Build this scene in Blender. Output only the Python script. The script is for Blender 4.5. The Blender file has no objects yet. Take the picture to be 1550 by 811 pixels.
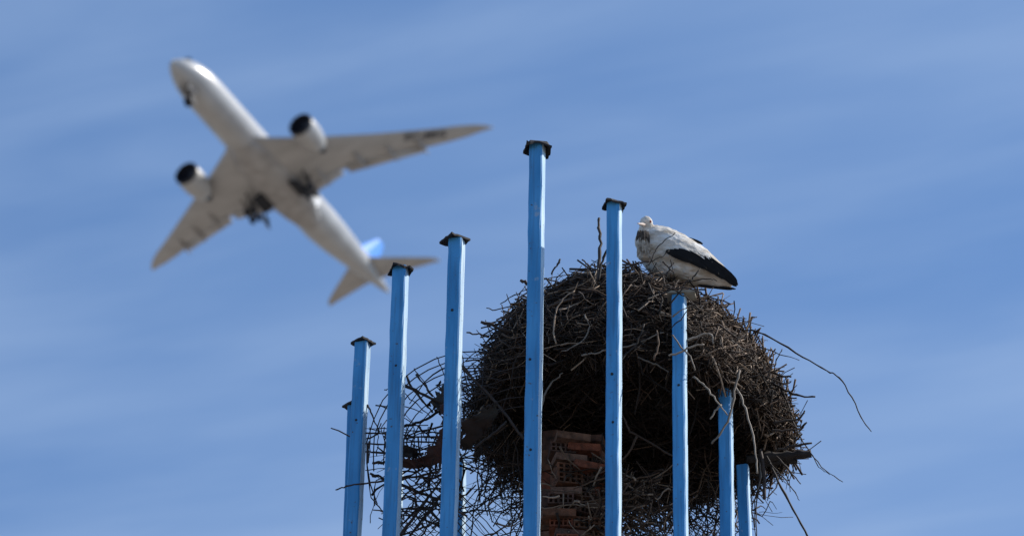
import bpy, bmesh, math, random
import numpy as np
from mathutils import Vector, Matrix

random.seed(7)
rng = np.random.default_rng(11)
S = bpy.context.scene
COL = S.collection
R = math.radians

# ------------------------------------------------------------------ camera
PW, PH, FPX = 1550.0, 811.0, 6248.7          # photograph size and focal length in its pixels
PITCH, ROLL = R(32.0), R(1.155)
EYE = Vector((0, 0, 1.6))
_f = Vector((0, math.cos(PITCH), math.sin(PITCH)))
_u0 = Vector((0, -math.sin(PITCH), math.cos(PITCH)))
_r = math.cos(ROLL) * Vector((1, 0, 0)) + math.sin(ROLL) * _u0
_u = -math.sin(ROLL) * Vector((1, 0, 0)) + math.cos(ROLL) * _u0
cam = bpy.data.cameras.new('camera')
cam_o = bpy.data.objects.new('camera', cam)
COL.objects.link(cam_o)
cam.sensor_width = 36.0
cam.lens = 36.0 * FPX / PW
cam.clip_end = 60000
cam_o.matrix_world = Matrix(((_r.x, _u.x, -_f.x, EYE.x), (_r.y, _u.y, -_f.y, EYE.y), (_r.z, _u.z, -_f.z, EYE.z), (0, 0, 0, 1)))
cam.dof.use_dof = True
cam.dof.focus_distance = 20.6
cam.dof.aperture_fstop = 3.8
S.camera = cam_o

# ------------------------------------------------------------------ sky and sun
SUN_EL, SUN_AZ = R(44), R(12)                # azimuth measured from +X towards +Y
w = bpy.data.worlds.new('World')
S.world = w
w.use_nodes = True
nt = w.node_tree
nt.nodes.clear()
def nd(t, **k):
    n = nt.nodes.new(t)
    for a, v in k.items(): setattr(n, a, v)
    return n
out = nd('ShaderNodeOutputWorld'); bg = nd('ShaderNodeBackground')
sky = nd('ShaderNodeTexSky', sky_type='NISHITA', sun_disc=False, sun_elevation=SUN_EL, sun_rotation=R(90) - SUN_AZ,
         altitude=600, air_density=1.0, dust_density=0.4, ozone_density=3.0)
tc = nd('ShaderNodeTexCoord'); sep = nd('ShaderNodeSeparateXYZ')
nt.links.new(tc.outputs['Generated'], sep.inputs[0])
zc = nd('ShaderNodeMath', operation='MAXIMUM'); zc.inputs[1].default_value = 0.08
nt.links.new(sep.outputs['Z'], zc.inputs[0])
dx = nd('ShaderNodeMath', operation='DIVIDE'); dy = nd('ShaderNodeMath', operation='DIVIDE')
for d, a in ((dx, 'X'), (dy, 'Y')):
    nt.links.new(sep.outputs[a], d.inputs[0]); nt.links.new(zc.outputs[0], d.inputs[1])
cmb = nd('ShaderNodeCombineXYZ')
nt.links.new(dx.outputs[0], cmb.inputs[0]); nt.links.new(dy.outputs[0], cmb.inputs[1])
def cirrus(rot, scale, nscale, detail, lo, hi, off):
    mp = nd('ShaderNodeMapping', vector_type='TEXTURE'); mp.inputs['Rotation'].default_value = (0, 0, R(rot)); mp.inputs['Scale'].default_value = scale
    mp.inputs['Location'].default_value = off
    nt.links.new(cmb.outputs[0], mp.inputs[0])
    nz = nd('ShaderNodeTexNoise'); nz.inputs['Scale'].default_value = nscale; nz.inputs['Detail'].default_value = detail
    nz.inputs['Roughness'].default_value = 0.5; nz.inputs['Distortion'].default_value = 0.25
    nt.links.new(mp.outputs[0], nz.inputs['Vector'])
    mr = nd('ShaderNodeMapRange'); mr.interpolation_type = 'SMOOTHSTEP'
    mr.inputs[1].default_value = lo; mr.inputs[2].default_value = hi
    nt.links.new(nz.outputs['Fac'], mr.inputs[0])
    return mr
c1 = cirrus(-23, (3.2, 1.0, 1), 6.0, 2.5, 0.16, 0.84, (0.9, 0.3, 0))
c2 = cirrus(-22, (3.4, 1.0, 1), 17.0, 6.0, 0.32, 0.75, (1.7, 0.4, 0))
m1 = nd('ShaderNodeMath', operation='MULTIPLY'); m1.inputs[1].default_value = 0.56
m2 = nd('ShaderNodeMath', operation='MULTIPLY_ADD'); m2.inputs[1].default_value = 0.17
nt.links.new(c1.outputs[0], m1.inputs[0])
nt.links.new(c2.outputs[0], m2.inputs[0]); nt.links.new(m1.outputs[0], m2.inputs[2])
tint = nd('ShaderNodeMix', data_type='RGBA', blend_type='MULTIPLY')
tint.inputs[0].default_value = 1.0
tint.inputs[7].default_value = (0.60, 0.86, 1.08, 1)
nt.links.new(sky.outputs[0], tint.inputs[6])
mx = nd('ShaderNodeMix', data_type='RGBA')
mx.inputs[7].default_value = (2.7, 3.75, 5.6, 1)           # thin sunlit cirrus
nt.links.new(m2.outputs[0], mx.inputs[0]); nt.links.new(tint.outputs[2], mx.inputs[6])
nt.links.new(mx.outputs[2], bg.inputs[0])
bg.inputs[1].default_value = 0.14
nt.links.new(bg.outputs[0], out.inputs[0])

sun = bpy.data.lights.new('sun', 'SUN'); sun_o = bpy.data.objects.new('sun', sun); COL.objects.link(sun_o)
sun.energy = 5.0; sun.angle = R(0.5); sun.color = (1.0, 0.95, 0.88)
SDIR = Vector((math.cos(SUN_EL) * math.cos(SUN_AZ), math.cos(SUN_EL) * math.sin(SUN_AZ), math.sin(SUN_EL)))
sun_o.rotation_euler = SDIR.to_track_quat('Z', 'Y').to_euler()
S.view_settings.view_transform = 'Standard'; S.view_settings.look = 'None'
S.view_settings.exposure = 0.0; S.view_settings.gamma = 1.0; S.view_settings.use_curve_mapping = False

# ------------------------------------------------------------------ helpers
CY = 18.04                                   # distance of the ring's centre
RX, RR = 0.205, 0.956                        # ring centre x and radius
PXM = 300.0                                  # photo pixels per metre there
def P(px, py, yo=0.0):
    """the point of the place seen at photo pixel (px, py), yo metres behind the ring's centre"""
    d = _f + _r * ((px - PW / 2) / FPX) - _u * ((py - PH / 2) / FPX)
    return EYE + d * ((CY + yo) / d.y)

def tag(o, label=None, cat=None, group=None, kind=None):
    for k, v in (('label', label), ('category', cat), ('group', group), ('kind', kind)):
        if v: o[k] = v
    return o
def empty(name, loc=(0, 0, 0)):
    o = bpy.data.objects.new(name, None); o.location = loc; o.empty_display_size = 0.1
    COL.objects.link(o); return o
def link(name, me, mat=None, parent=None, world=True):
    o = bpy.data.objects.new(name, me); COL.objects.link(o)
    if mat is not None and not me.materials: me.materials.append(mat)
    if parent is not None:
        o.parent = parent
        if world: o.matrix_parent_inverse = Matrix.Translation(-Vector(parent.location)) if parent.type == 'EMPTY' else Matrix.Identity(4)
    return o
def mesh(name, vs, fs, smooth=False):
    me = bpy.data.meshes.new(name); me.from_pydata([tuple(v) for v in vs], [], [tuple(int(i) for i in f) for f in fs])
    if smooth:
        for p in me.polygons: p.use_smooth = True
    me.update(); return me
def bm_mesh(name, bm, smooth=False):
    me = bpy.data.meshes.new(name); bmesh.ops.recalc_face_normals(bm, faces=bm.faces); bm.to_mesh(me); bm.free()
    if smooth:
        for p in me.polygons: p.use_smooth = True
    return me
def box_into(bm, c, s, rot=None):
    m = Matrix.Translation(c) @ (rot.to_4x4() if rot else Matrix.Identity(4)) @ Matrix.Diagonal((s[0], s[1], s[2], 1))
    return bmesh.ops.create_cube(bm, size=1, matrix=m)['verts']

def tubes(name, pts, rad, sides=4, tint=None):
    """pts (N,K,3), rad (N,K): N tapered bent tubes in one mesh, built with numpy"""
    pts = np.asarray(pts, float); rad = np.asarray(rad, float)
    N, K, _ = pts.shape
    tan = np.gradient(pts, axis=1); tan /= np.linalg.norm(tan, axis=2, keepdims=True) + 1e-12
    ref = np.where(np.abs(tan[:, :1, 2:3]) < 0.8, np.array([0, 0, 1.0]), np.array([1.0, 0, 0]))
    a = np.cross(tan, ref); a /= np.linalg.norm(a, axis=2, keepdims=True) + 1e-12
    b = np.cross(tan, a)
    ang = np.arange(sides) * 2 * np.pi / sides
    v = pts[:, :, None] + rad[:, :, None, None] * (np.cos(ang)[None, None, :, None] * a[:, :, None] + np.sin(ang)[None, None, :, None] * b[:, :, None])
    v = v.reshape(-1, 3)
    idx = np.arange(N * K * sides).reshape(N, K, sides)
    q = np.stack([idx[:, :-1], np.roll(idx, -1, 2)[:, :-1], np.roll(idx, -1, 2)[:, 1:], idx[:, 1:]], -1).reshape(-1, 4)
    caps = np.concatenate([idx[:, 0, ::-1], idx[:, -1]], 0) if sides == 4 else None
    me = bpy.data.meshes.new(name)
    faces = np.concatenate([q, caps], 0) if caps is not None else q
    nf = len(faces)
    me.vertices.add(len(v)); me.vertices.foreach_set('co', v.ravel())
    me.loops.add(nf * 4); me.loops.foreach_set('vertex_index', faces.ravel().astype(np.int32))
    me.polygons.add(nf); me.polygons.foreach_set('loop_start', np.arange(0, nf * 4, 4, dtype=np.int32))
    sm = np.zeros(nf, bool); sm[:len(q)] = True
    me.polygons.foreach_set('use_smooth', sm)
    if tint is None: tint = rng.random(N)
    at = me.attributes.new('tint', 'FLOAT', 'POINT')
    at.data.foreach_set('value', np.repeat(np.asarray(tint, np.float32), K * sides))
    me.update(calc_edges=True)
    return me
def smooth_line(pl, n=None):
    """Catmull-Rom through the control points"""
    pl = [Vector(p) for p in pl]
    if len(pl) == 2: n = n or 5
    ext = [2 * pl[0] - pl[1]] + pl + [2 * pl[-1] - pl[-2]]
    n = n or 4 * (len(pl) - 1) + 1
    res = []
    for k in range(n):
        t = k / (n - 1) * (len(pl) - 1); i = min(int(t), len(pl) - 2); u = t - i
        p0, p1, p2, p3 = ext[i:i + 4]
        res.append(0.5 * ((2 * p1) + (p2 - p0) * u + (2 * p0 - 5 * p1 + 4 * p2 - p3) * u * u + (3 * p1 - p0 - 3 * p2 + p3) * u ** 3))
    return res
def tube1(name, line, r0, r1, mat, parent, sides=4, wob=0.0, tint=None):
    pts = np.array([tuple(p) for p in line])
    if wob: pts[1:-1] += rng.normal(0, wob, (len(pts) - 2, 3))
    rad = np.linspace(r0, r1, len(pts)) * (1 + (rng.normal(0, 0.12, len(pts)) if wob else 0))
    return link(name, tubes(name, pts[None], rad[None], sides, None if tint is None else [tint]), mat, parent)

# ------------------------------------------------------------------ materials
def mat(name, col, rough=0.6, metal=0.0, spec=0.5):
    m = bpy.data.materials.new(name); m.use_nodes = True
    b = m.node_tree.nodes['Principled BSDF']
    b.inputs['Base Color'].default_value = (*col, 1); b.inputs['Roughness'].default_value = rough
    b.inputs['Metallic'].default_value = metal; b.inputs['Specular IOR Level'].default_value = spec
    return m
def noise_mat(name, cols, scale, rough=0.7, detail=4, stretch=(1, 1, 1), bump=0.0, pos=None, metal=0.0, spec=0.4, bump_scale=None, coords='Object'):
    """noise through a colour ramp; optional fine relief"""
    m = mat(name, cols[0], rough, metal, spec); t = m.node_tree; b = t.nodes['Principled BSDF']
    tcn = t.nodes.new('ShaderNodeTexCoord'); mp = t.nodes.new('ShaderNodeMapping'); mp.inputs['Scale'].default_value = stretch
    nz = t.nodes.new('ShaderNodeTexNoise'); nz.inputs['Scale'].default_value = scale; nz.inputs['Detail'].default_value = detail
    cr = t.nodes.new('ShaderNodeValToRGB')
    t.links.new(tcn.outputs[coords], mp.inputs[0]); t.links.new(mp.outputs[0], nz.inputs['Vector'])
    t.links.new(nz.outputs['Fac'], cr.inputs[0]); t.links.new(cr.outputs[0], b.inputs['Base Color'])
    pos = pos or [0.3 + 0.4 * i / (len(cols) - 1) for i in range(len(cols))]
    while len(cr.color_ramp.elements) < len(cols): cr.color_ramp.elements.new(0.5)
    for e, p_, c in zip(cr.color_ramp.elements, pos, cols): e.position = p_; e.color = (*c, 1)
    if bump:
        n2 = t.nodes.new('ShaderNodeTexNoise'); n2.inputs['Scale'].default_value = bump_scale or scale * 4; n2.inputs['Detail'].default_value = 3
        bp = t.nodes.new('ShaderNodeBump'); bp.inputs['Strength'].default_value = bump; bp.inputs['Distance'].default_value = 0.01
        t.links.new(mp.outputs[0], n2.inputs['Vector']); t.links.new(n2.outputs['Fac'], bp.inputs['Height']); t.links.new(bp.outputs[0], b.inputs['Normal'])
    return m

def post_material(name, ca, cb):
    """sky-blue gloss paint, chalked in patches, chipped to rust in small spots"""
    m = mat(name, ca, 0.6, 0, 0.4); t = m.node_tree; b = t.nodes['Principled BSDF']; L = t.links.new
    tcn = t.nodes.new('ShaderNodeTexCoord'); oi = t.nodes.new('ShaderNodeObjectInfo')
    add = t.nodes.new('ShaderNodeVectorMath'); add.operation = 'MULTIPLY_ADD'
    add.inputs[1].default_value = (1, 1, 1); L(tcn.outputs['Object'], add.inputs[0]); L(oi.outputs['Location'], add.inputs[2])
    mp = t.nodes.new('ShaderNodeMapping'); mp.inputs['Scale'].default_value = (1, 1, 0.22); L(add.outputs[0], mp.inputs[0])
    n1 = t.nodes.new('ShaderNodeTexNoise'); n1.inputs['Scale'].default_value = 14; n1.inputs['Detail'].default_value = 5; L(mp.outputs[0], n1.inputs['Vector'])
    cr = t.nodes.new('ShaderNodeValToRGB'); L(n1.outputs['Fac'], cr.inputs[0])
    for e, p_, c in zip(cr.color_ramp.elements, (0.32, 0.72), (ca, cb)): e.position = p_; e.color = (*c, 1)
    n2 = t.nodes.new('ShaderNodeTexNoise'); n2.inputs['Scale'].default_value = 55; n2.inputs['Detail'].default_value = 3; L(add.outputs[0], n2.inputs['Vector'])
    r2 = t.nodes.new('ShaderNodeMapRange'); r2.inputs[1].default_value = 0.675; r2.inputs[2].default_value = 0.73; L(n2.outputs['Fac'], r2.inputs[0])
    mx_ = t.nodes.new('ShaderNodeMix'); mx_.data_type = 'RGBA'; mx_.inputs[7].default_value = (0.08, 0.07, 0.07, 1)
    mp3 = t.nodes.new('ShaderNodeMapping'); mp3.inputs['Scale'].default_value = (1, 1, 0.045); L(add.outputs[0], mp3.inputs[0])
    n3 = t.nodes.new('ShaderNodeTexNoise'); n3.inputs['Scale'].default_value = 75; n3.inputs['Detail'].default_value = 4; L(mp3.outputs[0], n3.inputs['Vector'])
    r3 = t.nodes.new('ShaderNodeMapRange'); r3.inputs[1].default_value = 0.48; r3.inputs[2].default_value = 0.72; r3.inputs[4].default_value = 0.55; L(n3.outputs['Fac'], r3.inputs[0])
    st = t.nodes.new('ShaderNodeMix'); st.data_type = 'RGBA'; st.inputs[7].default_value = (0.045, 0.13, 0.26, 1)
    L(r3.outputs[0], st.inputs[0]); L(cr.outputs[0], st.inputs[6])
    n4 = t.nodes.new('ShaderNodeTexNoise'); n4.inputs['Scale'].default_value = 11; n4.inputs['Detail'].default_value = 6; n4.inputs['Roughness'].default_value = 0.7; L(add.outputs[0], n4.inputs['Vector'])
    r4 = t.nodes.new('ShaderNodeMapRange'); r4.inputs[1].default_value = 0.63; r4.inputs[2].default_value = 0.69; r4.inputs[4].default_value = 0.6; L(n4.outputs['Fac'], r4.inputs[0])
    pk = t.nodes.new('ShaderNodeMix'); pk.data_type = 'RGBA'; pk.inputs[7].default_value = (0.34, 0.42, 0.50, 1)
    L(r4.outputs[0], pk.inputs[0]); L(st.outputs[2], pk.inputs[6])
    L(r2.outputs[0], mx_.inputs[0]); L(pk.outputs[2], mx_.inputs[6]); L(mx_.outputs[2], b.inputs['Base Color'])
    bp = t.nodes.new('ShaderNodeBump'); bp.inputs['Strength'].default_value = 0.12; bp.inputs['Distance'].default_value = 0.004
    L(n1.outputs['Fac'], bp.inputs['Height']); L(bp.outputs[0], b.inputs['Normal'])
    return m
def twig_material(name, ramp):
    m = mat(name, (0.1, 0.07, 0.05), 0.75, 0, 0.35); t = m.node_tree; b = t.nodes['Principled BSDF']; L = t.links.new
    a = t.nodes.new('ShaderNodeAttribute'); a.attribute_name = 'tint'
    cr = t.nodes.new('ShaderNodeValToRGB'); L(a.outputs['Fac'], cr.inputs[0])
    while len(cr.color_ramp.elements) < len(ramp): cr.color_ramp.elements.new(0.5)
    for e, (p_, c) in zip(cr.color_ramp.elements, ramp): e.position = p_; e.color = (*c, 1)
    tcn = t.nodes.new('ShaderNodeTexCoord'); nz = t.nodes.new('ShaderNodeTexNoise'); nz.inputs['Scale'].default_value = 40; nz.inputs['Detail'].default_value = 3
    L(tcn.outputs['Object'], nz.inputs['Vector'])
    mr = t.nodes.new('ShaderNodeMapRange'); mr.inputs[3].default_value = 0.55; mr.inputs[4].default_value = 1.45; L(nz.outputs['Fac'], mr.inputs[0])
    mu = t.nodes.new('ShaderNodeMix'); mu.data_type = 'RGBA'; mu.blend_type = 'MULTIPLY'; mu.inputs[0].default_value = 1
    L(cr.outputs[0], mu.inputs[6]); L(mr.outputs[0], mu.inputs[7]); L(mu.outputs[2], b.inputs['Base Color'])
    return m
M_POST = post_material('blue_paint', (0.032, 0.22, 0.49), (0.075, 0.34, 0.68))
M_POST_SUNLIT = post_material('sunlit_blue_paint', (0.40, 0.60, 0.78), (0.60, 0.75, 0.84))  # paler copy of the post paint, sunlight put into its colour
M_CAP = noise_mat('rusty_black_iron', [(0.012, 0.012, 0.014), (0.03, 0.022, 0.018)], 30, 0.8)
M_HOLE = mat('dark_hole', (0.015, 0.015, 0.02), 0.7)
M_PALE = noise_mat('weathered_slab', [(0.20, 0.17, 0.13), (0.32, 0.28, 0.21)], 30, 0.9)
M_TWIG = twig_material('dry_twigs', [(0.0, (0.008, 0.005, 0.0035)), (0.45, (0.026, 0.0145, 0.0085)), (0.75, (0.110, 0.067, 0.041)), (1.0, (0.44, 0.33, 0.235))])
M_PALETWIG = twig_material('pale_twigs', [(0.0, (0.10, 0.08, 0.062)), (1.0, (0.26, 0.22, 0.18))])  # lighter tones for some of the single sticks
M_DARKTWIG = twig_material('dark_twigs', [(0.0, (0.015, 0.011, 0.009)), (1.0, (0.05, 0.035, 0.028))])
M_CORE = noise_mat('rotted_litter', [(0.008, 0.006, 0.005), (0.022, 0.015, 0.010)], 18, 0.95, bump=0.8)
M_WIRE = noise_mat('rusted_wire', [(0.012, 0.010, 0.010), (0.035, 0.020, 0.014)], 60, 0.75)
M_RAG = noise_mat('red_brown_sacking', [(0.03, 0.014, 0.012), (0.065, 0.030, 0.025), (0.05, 0.032, 0.030)], 9, 0.9, bump=0.5)
M_GREYRAG = noise_mat('grey_green_cloth', [(0.015, 0.013, 0.012), (0.035, 0.022, 0.018), (0.035, 0.036, 0.033)], 8, 0.9, bump=0.5)
M_BAG = noise_mat('black_plastic', [(0.008, 0.008, 0.009), (0.02, 0.018, 0.018)], 12, 0.5)
BRICKS = [noise_mat('brick_clay_%d' % i, c, 22, 0.9, bump=0.6) for i, c in enumerate((
    [(0.07, 0.034, 0.018), (0.22, 0.09, 0.046)], [(0.10, 0.034, 0.018), (0.30, 0.09, 0.045)], [(0.08, 0.045, 0.03), (0.27, 0.15, 0.10)], [(0.04, 0.024, 0.018), (0.16, 0.08, 0.056)]))]
M_MORTAR = noise_mat('crumbled_mortar', [(0.04, 0.033, 0.028), (0.10, 0.08, 0.065)], 20, 0.95, bump=0.8)
M_EARTH = noise_mat('dry_earth', [(0.18, 0.15, 0.12), (0.27, 0.225, 0.185), (0.195, 0.185, 0.135)], 0.02, 0.95, coords='Object')
M_TOWER = noise_mat('lime_render', [(0.30, 0.26, 0.21), (0.42, 0.37, 0.30)], 1.5, 0.9, bump=0.3)
M_ROOF = noise_mat('dark_blocker_roof', [(0.03, 0.028, 0.026), (0.055, 0.05, 0.045)], 4, 0.9)

# ------------------------------------------------------------------ the setting (below the frame)
def disc(name, r, z, m, n=64, c=(0, 0)):
    vs = [(c[0], c[1], z)] + [(c[0] + r * math.cos(2 * math.pi * i / n), c[1] + r * math.sin(2 * math.pi * i / n), z) for i in range(n)]
    return link(name, mesh(name, vs, [(0, 1 + i, 1 + (i + 1) % n) for i in range(n)]), m)
tag(disc('ground', 40000, 0, M_EARTH), kind='structure')
ROOF_Z = 9.2
bm = bmesh.new()
n = 72
prof = [(1.62, -0.2), (1.62, 0.6), (1.5, 0.62), (1.46, ROOF_Z - 0.9), (2.6, ROOF_Z - 0.30), (2.6, ROOF_Z - 0.04), (2.5, ROOF_Z)]
rings = [[bm.verts.new((RX + r * math.cos(2 * math.pi * i / n), CY + r * math.sin(2 * math.pi * i / n), z)) for i in range(n)] for r, z in prof]
for a, b in zip(rings, rings[1:]):
    for i in range(n): bm.faces.new((a[i], a[(i + 1) % n], b[(i + 1) % n], b[i]))
tag(link('added_tower', bm_mesh('added_tower', bm), M_TOWER), kind='structure')  # added, unseen: carries the posts and the wide roof that blocks ground bounce
tag(disc('bounce_blocker_roof', 2.5, ROOF_Z, M_ROOF, c=(RX, CY)), kind='structure')  # unseen dark roof, widened to keep ground bounce off the nest

# ------------------------------------------------------------------ the blue posts
def make_post(label, xt, yt, xb, ang, width=0.080, rot=14, cap=None, hole_discs=(), yo=None):
    yo = -RR * math.sin(R(ang)) if yo is None else yo
    top, bot = P(xt, yt + (4 if cap else 0), yo), P(xb, 811, yo)
    d = (top - bot); base = bot + d * ((ROOF_Z - bot.z) / d.z)
    root = empty('steel_post', base); tag(root, label, 'post', 'blue steel posts standing in a ring')
    L = (top - base); nseg = 44; h = width / 2; c = 0.006
    ring0 = [(-h + c, -h), (h - c, -h), (h, -h + c), (h, h - c), (h - c, h), (-h + c, h), (-h, h - c), (-h, -h + c)]
    rz = Matrix.Rotation(R(-rot), 3, 'Z'); vs = []; dr = Vector((0, 0, 0))
    for k in range(nseg + 1):
        dr = dr * 0.8 + Vector((random.gauss(0, 0.0008), random.gauss(0, 0.0008), 0))
        for (x, y) in ring0:
            j = Vector((x + random.gauss(0, 0.0006), y + random.gauss(0, 0.0006), 0))
            vs.append(rz @ j + dr + base + L * (k / nseg))
    fs = [(k * 8 + i, k * 8 + (i + 1) % 8, k * 8 + 8 + (i + 1) % 8, k * 8 + 8 + i) for k in range(nseg) for i in range(8)]
    fs += [tuple(reversed(range(8))), tuple(range(nseg * 8, nseg * 8 + 8))]
    sm_ = mesh('shaft', [v - base for v in vs], fs); sm_.materials.append(M_POST); sm_.materials.append(M_POST_SUNLIT)
    for k in range(nseg): sm_.polygons[k * 8 + 2].material_index = 1      # right face painted paler as a sunlit strip
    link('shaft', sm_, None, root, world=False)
    if cap:
        bm = bmesh.new()
        sx, sy, crot, tilt, ox, th = cap['sx'], cap['sy'], cap['rot'], cap.get('tilt', 0), cap.get('ox', 0), cap.get('th', 0.011)
        bmesh.ops.create_grid(bm, x_segments=6, y_segments=6, size=0.5)
        for v in bm.verts:
            e = max(abs(v.co.x), abs(v.co.y)) * 2
            v.co = Vector((v.co.x * sx + random.gauss(0, .0015), v.co.y * sy + random.gauss(0, .0015), -cap.get('droop', 0.006) * max(0, e - 0.55) / 0.45 * (0.7 + 0.6 * random.random())))
        r = bmesh.ops.extrude_face_region(bm, geom=bm.faces[:])
        for v in [g for g in r['geom'] if isinstance(g, bmesh.types.BMVert)]: v.co.z += th
        bm.transform(Matrix.Translation(L + Vector((ox, 0, 0.004))) @ Matrix.Rotation(R(tilt), 4, 'Y') @ Matrix.Rotation(R(crot), 4, 'Z'))
        link('cap_plate', bm_mesh('cap_plate', bm), cap.get('mat', M_CAP), root, world=False)
    for (by, bx) in hole_discs:                       # dark discs for the shaded insides of holes, on the face towards the road
        t = (811 - by) / (811 - yt); pos = bot.lerp(top, t) - base
        nrm = rz @ Vector((0, -1, 0)); loc = pos + rz @ Vector((bx, 0, 0)) + nrm * (h + 0.001)
        bm = bmesh.new(); bmesh.ops.create_cone(bm, cap_ends=True, segments=10, radius1=0.0075, radius2=0.006, depth=0.006)
        bm.transform(Matrix.Translation(loc) @ nrm.to_track_quat('Z', 'Y').to_matrix().to_4x4())
        link('bolt', bm_mesh('bolt', bm), M_HOLE, root, world=False)
    return root
std = dict(sx=0.118, sy=0.118, rot=12, droop=0.012)
make_post('leftmost front blue post with peaked black cap, short, clear of the nest', 549, 517, 534, 168, rot=19, width=0.0671,
          cap=dict(sx=0.092, sy=0.092, rot=46, droop=0.004), hole_discs=((640, 0),))
make_post('second blue post from the left, its black cap in front of the airliner tailplane', 607, 403, 592, 144, rot=16, width=0.0705,
          cap=dict(sx=0.105, sy=0.098, rot=16, droop=0.022, th=0.012, tilt=3), hole_discs=((560, .004),))
make_post('third blue post from the left, black cap plate jutting out to its left', 692, 361, 679, 120, rot=17, width=0.0697,
          cap=dict(sx=0.115, sy=0.105, rot=38, droop=0.010, ox=-0.012, tilt=-5), hole_discs=((475, -.004),))
make_post('tallest blue post, rising highest above the left part of the nest', 814, 217, 805, 96, rot=18, width=0.0679,
          cap=dict(sx=0.128, sy=0.112, rot=8, droop=0.034, tilt=2), hole_discs=((555, -.012), (690, -.002)))
make_post('blue post in front of the nest just left of the stork, square black cap', 930, 306, 928, 72, rot=17, width=0.0654,
          cap=dict(sx=0.104, sy=0.094, rot=14, droop=0.018, tilt=4), hole_discs=((575, 0.0), (648, 0.006)))
make_post('blue post ending under a pale slab directly below the stork', 1028, 445, 1031, 48, rot=17, width=0.0619,
          cap=dict(sx=0.14, sy=0.085, rot=-8, droop=0.004, th=0.012, ox=0.012, mat=M_PALE), hole_discs=((588, 0.002),))
make_post('short blue post whose top is buried under twigs hanging off the nest', 1098, 592, 1101, 24, rot=18, width=0.0619)
make_post('rightmost and shortest blue post, close behind its neighbour under the nest edge', 1124, 706, 1128, 0, rot=17, width=0.0568)
make_post('blue post almost hidden behind the leftmost post, only its cap edge showing', 538, 612, 531, 192, rot=19, width=0.0654,
          cap=dict(sx=0.096, sy=0.096, rot=40, droop=0.004))
make_post('blue rear post showing as a sliver right of the second post', 601, 712, 598, 216, rot=17, width=0.0636)
make_post('blue rear post showing as a sliver right of the third post', 695, 700, 693, 240, rot=17, width=0.0636)

# ------------------------------------------------------------------ brick pillar under the nest
NC = P(948, 645, 0.11)                         # centre of the nest's flat underside
pil_c = P(868, 811, 0.0)
PILX = pil_c.x
pillar = empty('brick_pillar', (PILX, CY, ROOF_Z)); tag(pillar, 'rough pillar of hollow red bricks holding up the nest', 'pillar')
def brick_mesh(l, w_, h, holes, ends):
    """a hollow clay brick: rows of square holes cut into the long faces (and the ends)"""
    bm = bmesh.new(); d = 0.05; t = 0.009
    box_into(bm, (0, 0, 0), (l - 2 * d if ends else l, w_ - 2 * d if holes else w_, h))
    def face_grid(length, axis, sgn, off, cols, rows):
        for i in range(cols + 1):
            u = -length / 2 + t / 2 + i * (length - t) / cols
            c = (u, sgn * off, 0) if axis == 'y' else (sgn * off, u, 0)
            s = (t, d, h) if axis == 'y' else (d, t, h)
            box_into(bm, c, s)
        for j in range(rows + 1):
            z = -h / 2 + t / 2 + j * (h - t) / rows
            c = (0, sgn * off, z) if axis == 'y' else (sgn * off, 0, z)
            s = (length - .001, d - .001, t - .001) if axis == 'y' else (d - .001, length - .001, t - .001)
            box_into(bm, c, s)
    if holes:
        for s in (-1, 1): face_grid(l, 'y', s, w_ / 2 - d / 2, *holes)
    if ends:
        for s in (-1, 1): face_grid(w_, 'x', s, l / 2 - d / 2, *ends)
    bm_ = bm_mesh('brick', bm); return bm_
BM_SOLID = [brick_mesh(0.17, 0.11, 0.040, None, None) for _ in range(4)]
BM_GRID = [brick_mesh(0.125, 0.14, 0.115, (4, 4), None) for _ in range(4)]
BM_FLAT = [brick_mesh(0.13, 0.14, 0.062, (5, 2), None) for _ in range(4)]
for lst in (BM_SOLID, BM_GRID, BM_FLAT):
    for me_, m_ in zip(lst, BRICKS): me_.materials.append(m_)
core = bmesh.new(); core_h = P(868, 700, 0).z - ROOF_Z; box_into(core, (0, 0.08, core_h / 2), (0.20, 0.14, core_h))
link('mortar_core', bm_mesh('mortar_core', core), M_MORTAR, pillar, world=False)
def brick(me, x, y, z, rz, tilt=0.0):
    o = link('brick', me, None, pillar, world=False)
    o.location = (x, y, z); o.rotation_euler = (random.gauss(0, 0.05), tilt + random.gauss(0, .03), rz + random.gauss(0, .08)); o.scale = (random.uniform(.85, 1.05), 1, random.uniform(.9, 1.04))
def pz(py, yo=-0.15): return P(868, py, yo).z - ROOF_Z
def pxw(px, yo=-0.15): return P(px, 760, yo).x - PILX
rnd = random.Random(5)
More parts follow.
